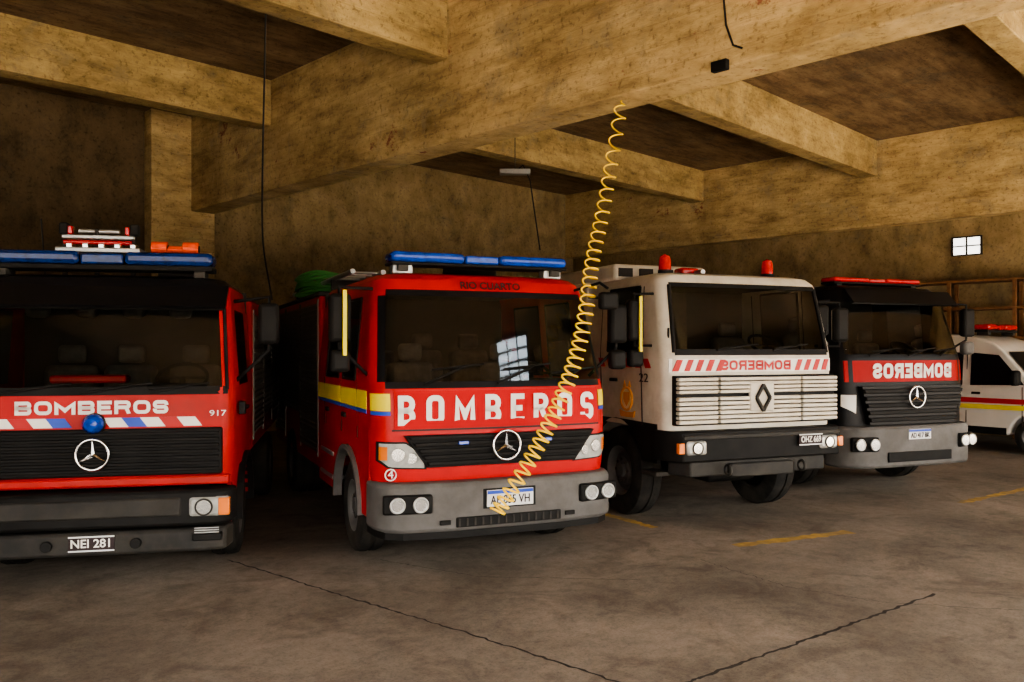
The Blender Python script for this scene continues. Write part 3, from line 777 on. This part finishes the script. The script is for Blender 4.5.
# =========================================================== BUILDING (axes turned 45 degrees)
Q=math.radians(45)
BEAM=concrete('ochre_beam_paint',rgb(194,168,118),rgb(140,116,76),rgb(222,196,146),(.5,.5,1.8),boards=3.6,redspots=True,grey=rgb(146,132,104))
BEAM2=concrete('ochre_joist_paint',rgb(170,146,98),rgb(118,98,64),rgb(200,174,122),(.6,1.2,1.5),boards=3.6,grey=rgb(122,110,86))
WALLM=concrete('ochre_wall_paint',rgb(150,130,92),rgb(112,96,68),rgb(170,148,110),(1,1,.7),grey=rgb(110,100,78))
WALLD=concrete('shaded_wall_paint',rgb(98,82,58),rgb(70,58,40),rgb(114,96,70),(1,1,.7),grey=rgb(74,66,52))  # darker copy of the wall paint, left bay's shade put into the colour
CEIL=concrete('sooty_ceiling',rgb(128,106,78),rgb(90,73,53),rgb(152,130,98),(.5,2.0,1),boards=-4.0,grey=rgb(96,86,68))
def floor_mat():
    m=bpy.data.materials.new('worn_concrete_floor'); m.use_nodes=True; nt=m.node_tree; N=nt.nodes; L=nt.links; b=N['Principled BSDF']
    tc=N.new('ShaderNodeTexCoord')
    def noise(s,d,r=.6,dist=0):
        n=N.new('ShaderNodeTexNoise'); n.inputs['Scale'].default_value=s; n.inputs['Detail'].default_value=d; n.inputs['Roughness'].default_value=r; n.inputs['Distortion'].default_value=dist
        L.new(tc.outputs['Object'],n.inputs['Vector']); return n
    def ramp(src,p0,c0,p1,c1):
        r=N.new('ShaderNodeValToRGB'); e=r.color_ramp.elements; e[0].position=p0; e[0].color=(*c0,1); e[1].position=p1; e[1].color=(*c1,1)
        L.new(src.outputs['Fac'],r.inputs[0]); return r.outputs[0]
    def mul(a,c,f):
        x=N.new('ShaderNodeMixRGB'); x.blend_type='MULTIPLY'; x.inputs[0].default_value=f; L.new(a,x.inputs[1]); L.new(c,x.inputs[2]); return x.outputs[0]
    out=ramp(noise(.45,9,.65,.4),.3,rgb(84,77,69),.72,rgb(140,130,118))
    out=mul(out,ramp(noise(9,10,.8),.34,(.6,.58,.55),.56,(1,1,1)),.8)
    out=mul(out,ramp(noise(1.3,7,.65,1.5),.33,(.45,.42,.40),.5,(1,1,1)),.65)
    out=mul(out,ramp(noise(45,4,.8),.38,(.5,.48,.45),.5,(1,1,1)),.5)
    L.new(out,b.inputs['Base Color'])
    b.inputs['Roughness'].default_value=.68; b.inputs['Specular IOR Level'].default_value=.25
    bp=N.new('ShaderNodeBump'); bp.inputs['Strength'].default_value=.3; bp.inputs['Distance'].default_value=.01
    L.new(noise(9,10,.8).outputs['Fac'],bp.inputs['Height']); L.new(bp.outputs[0],b.inputs['Normal'])
    return m
absbox('floor',-14,24,-19,21,-.2,0,floor_mat(),Q)
absbox('ceiling',-5.5,23,-7,19.8,7.46,7.7,CEIL,Q)
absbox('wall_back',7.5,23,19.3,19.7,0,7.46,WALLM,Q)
absbox('wall_back_bay',-5.5,7.5,19.3,19.7,0,7.46,WALLD,Q)  # left bay of the back wall, its shade painted in
absbox('pillar',7.5,8.98,18.9,19.3,0,7.46,BEAM,Q,.02)
absbox('wall_right',22.35,22.7,-7,19.3,0,7.46,WALLM,Q)
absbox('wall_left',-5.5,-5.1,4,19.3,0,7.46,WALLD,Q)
absbox('wall_left_sky_blocker',-5.5,-5.1,-7,4,4.9,7.46,WALLD,Q)  # unseen, added to block the sky reflected in the left truck's windscreen
absbox('wall_front',-5.5,22.7,-7.3,-7,5.0,7.46,WALLM,Q)
absbox('main_beam',8.41,8.98,-7,19.3,5.26,7.46,BEAM,Q,.02)
absbox('edge_beam',21.92,22.34,-7,19.3,5.26,7.46,BEAM,Q,.02)
for a in(3.75,9.0,14.16): absbox('ceiling_joist',8.98,21.92,a-.42,a,6.54,7.46,BEAM2,Q,.015)
for a in(4.9,10.23,15.66): absbox('ceiling_joist',-5.1,8.41,a-.42,a,6.54,7.46,BEAM2,Q,.015)
# assumed rooflight over the entrance bay, added to reflect in the crew cab's windscreen (building coords x=b, y=a)
bx,ay=6.9*math.cos(Q)+3.2*math.sin(Q),6.9*math.sin(Q)-3.2*math.cos(Q)
w=empty('assumed_rooflight',(bx,ay,7.46),45)
box('assumed_rooflight_pane',-.75,.75,-1.0,1.0,-.05,-.02,ASSUMED_SKYL,w,0)
for i in range(5): box('assumed_rooflight_bar',-.78,.78,-1.0+i*.5-.025,-1.0+i*.5+.025,-.10,-.0,BLACK,w,.004)
for i in range(4): box('assumed_rooflight_rail',-.75+i*.5-.025,-.75+i*.5+.025,-1.02,1.02,-.10,.0,BLACK,w,.004)

F=835.0; EYE=2.05
def G(u,y):
    Z=F*EYE/(y-350); return ((u-512)/F*Z,Z)
def P3(u,y,Z): return ((u-512)/F*Z,Z,EYE-(y-350)*Z/F)
def groove(name,pts,w,m,wob=.012,z=.003):
    v=[];f=[];out=[]
    for a,b in zip(pts,pts[1:]):
        for i in range(30): out.append(Vector(a).lerp(Vector(b),i/30))
    out.append(Vector(pts[-1]))
    for i,q in enumerate(out):
        d=(out[min(i+1,len(out)-1)]-out[max(i-1,0)]).normalized(); n=Vector((-d.y,d.x)); o=n*random.uniform(-wob,wob); ww=w*random.uniform(.6,1.3)
        v+=[(*(q+o+n*ww),z),(*(q+o-n*ww),z)]
    for i in range(len(out)-1): f.append((2*i,2*i+1,2*i+3,2*i+2))
    return mesh(name,v,f,m)
JM=mat('floor_joint_dirt',(.028,.024,.020),.9,var=.3)
groove('floor_joint',[G(228,560),G(330,592),G(470,634),G(640,690)],.011,JM)
groove('floor_joint',[G(640,700),G(700,678),G(830,632),G(935,594)],.013,JM)
groove('floor_joint',[G(700,560),G(790,588),G(880,602),G(1040,612)],.003,JM,.02)
groove('floor_joint',[G(380,560),G(480,577),G(640,580)],.004,JM,.01)
YP=mat('worn_yellow_paint',rgb(158,128,62),.85,var=.3,scale=9,dirt=rgb(104,94,76),dirtamt=.85)
groove('floor_marking',[G(735,546),G(850,532)],.08,YP,.004,.004)
groove('floor_marking',[G(960,503),G(1040,486)],.07,YP,.004,.004)
groove('floor_marking',[G(600,513),G(655,528)],.06,YP,.004,.004)

path=[P3(622,100,10.75),P3(612,160,10.1),P3(602,215,9.4),P3(592,262,8.8),P3(586,310,8.15),P3(575,360,7.85),P3(556,410,7.55),P3(530,460,7.35),P3(497,512,7.25)]
def cat(P,t):
    n=len(P)-1; s=min(int(t*n),n-1); k=t*n-s
    p0=Vector(P[max(s-1,0)]);p1=Vector(P[s]);p2=Vector(P[s+1]);p3=Vector(P[min(s+2,n)])
    return .5*((2*p1)+(p2-p0)*k+(2*p0-5*p1+4*p2-p3)*k*k+(3*p1-p0-3*p2+p3)*k**3)
pts=[];turns=44;N_=turns*14
for i in range(N_+1):
    t=i/N_; c=cat(path,t); d=(cat(path,min(t+.01,1))-cat(path,max(t-.01,0))).normalized()
    a=Vector((0,1,0)).cross(d).normalized(); b=d.cross(a)
    ph=2*math.pi*turns*(t+.35*t*t)/1.35
    r=(.08-.015*t) if t>.03 else .08*t/.03
    pts.append(tuple(c+a*r*math.cos(ph)+b*r*.45*math.sin(ph)))
tube('coiled_air_hose',pts,.010,HOSEY)
tube('hanging_cable',[P3(266,-10,11.2),P3(265,60,11.4),P3(263,130,11.5),P3(262,200,11.6),P3(262,250,11.6),P3(268,275,11.5),P3(272,300,11.4)],.012,CABLE,None,True)
def onbeam(u,y,b=8.39):
    k=(u-512)/F; Z=b*math.sqrt(2)/(1+k); return (k*Z,Z,EYE-(y-350)*Z/F)
def adopt(o,par):
    bpy.context.view_layer.update(); o.parent=par; o.matrix_parent_inverse=par.matrix_world.inverted()
cd=tube('beam_conduit',[onbeam(722,-20),onbeam(726,25),onbeam(733,45),onbeam(742,48)],.012,CABLE)
o=absbox('junction_box',-.1,.1,-.04,.04,-.06,.06,BLACK,0,.01); o.location=onbeam(720,66,8.36); o.rotation_euler=(0,0,-Q); adopt(o,cd)
lp=absbox('ceiling_lamp',-.35,.35,-.1,.1,-.06,.06,ALU,0,.02); lp.location=P3(515,172,19)
o=tube('lamp_rod',[tuple(Vector(lp.location)+Vector((0,0,.05))),tuple(Vector((lp.location.x,lp.location.y,7.46)))],.01,CABLE); adopt(o,lp)
o=tube('lamp_wire',[P3(515,172,19),P3(523,165,19),P3(530,180,19),P3(540,250,18.5)],.015,CABLE); adopt(o,lp)
c=onbeam(967,246,22.33)
w=empty('window_1',c,45)
box('window_pane',-.02,.0,-.3,.3,-.2,.2,LIT,w,0)
for yy in(-.32,0,.32): box('window_mullion',-.05,.02,yy-.02,yy+.02,-.22,.22,DGREY,w,.004)
for zz in(-.22,.0,.22): box('window_rail',-.05,.02,-.34,.34,zz-.015,zz+.015,DGREY,w,.004)
c=onbeam(985,350,22.05)
sh=empty('shelving_unit',(c[0],c[1],0),45)
for yy in(-2.0,-.7,.7,2.0):
    for xx in(-.3,.25): box('shelf_post',xx-.04,xx+.04,yy-.04,yy+.04,0,3.7,WOOD,sh,.005)
for zz in(.5,1.4,2.3,3.0,3.66):
    box('shelf_board',-.35,.3,-2.05,2.05,zz,zz+.06,WOOD,sh,.005)
for zz,yy,ww,hh in((.56,-1.5,.5,.5),(1.46,.2,.4,.4),(2.36,-1.3,.5,.35),(2.36,1.3,.6,.4),(1.46,1.4,.5,.5)):
    box('storage_crate',-.25,.2,yy-ww/2,yy+ww/2,zz,zz+hh,DGREY,sh,.02)

# =========================================================== LIGHT: hazy sky outside the open front, darker street horizon, sun on the apron
W=bpy.data.worlds.new('world'); sc.world=W; W.use_nodes=True
nt=W.node_tree; bg=nt.nodes['Background']; bg.inputs[1].default_value=15.0
tc=nt.nodes.new('ShaderNodeTexCoord'); sx=nt.nodes.new('ShaderNodeSeparateXYZ'); r=nt.nodes.new('ShaderNodeValToRGB')
nt.links.new(tc.outputs['Generated'],sx.inputs[0]); nt.links.new(sx.outputs['Z'],r.inputs[0]); nt.links.new(r.outputs[0],bg.inputs[0])
e=r.color_ramp.elements; e[0].position=.0; e[0].color=(.10,.09,.08,1); e[1].position=.22; e[1].color=(1.0,.96,.90,1)
k=e.new(.09); k.color=(.16,.15,.13,1)
sl=bpy.data.lights.new('sun','SUN'); sl.energy=230; sl.angle=math.radians(1.5); sl.color=(1,.93,.82)
so=bpy.data.objects.new('sun',sl); COL.objects.link(so)
d=Vector((.62,-.78,0)).normalized()*math.cos(math.radians(56))+Vector((0,0,math.sin(math.radians(56))))
so.rotation_euler=d.to_track_quat('Z','Y').to_euler(); so.location=(8,-12,16)

cam=bpy.data.cameras.new('camera'); co=bpy.data.objects.new('camera',cam); COL.objects.link(co)
co.location=(0,0,EYE); co.rotation_euler=(math.radians(90),0,0)
cam.sensor_width=36; cam.lens=F/1024*36; cam.shift_y=9/1024; cam.clip_end=200
sc.camera=co
sc.view_settings.view_transform='AgX'
sc.view_settings.exposure=.12
try: sc.view_settings.look='AgX - Medium High Contrast'
except Exception: pass
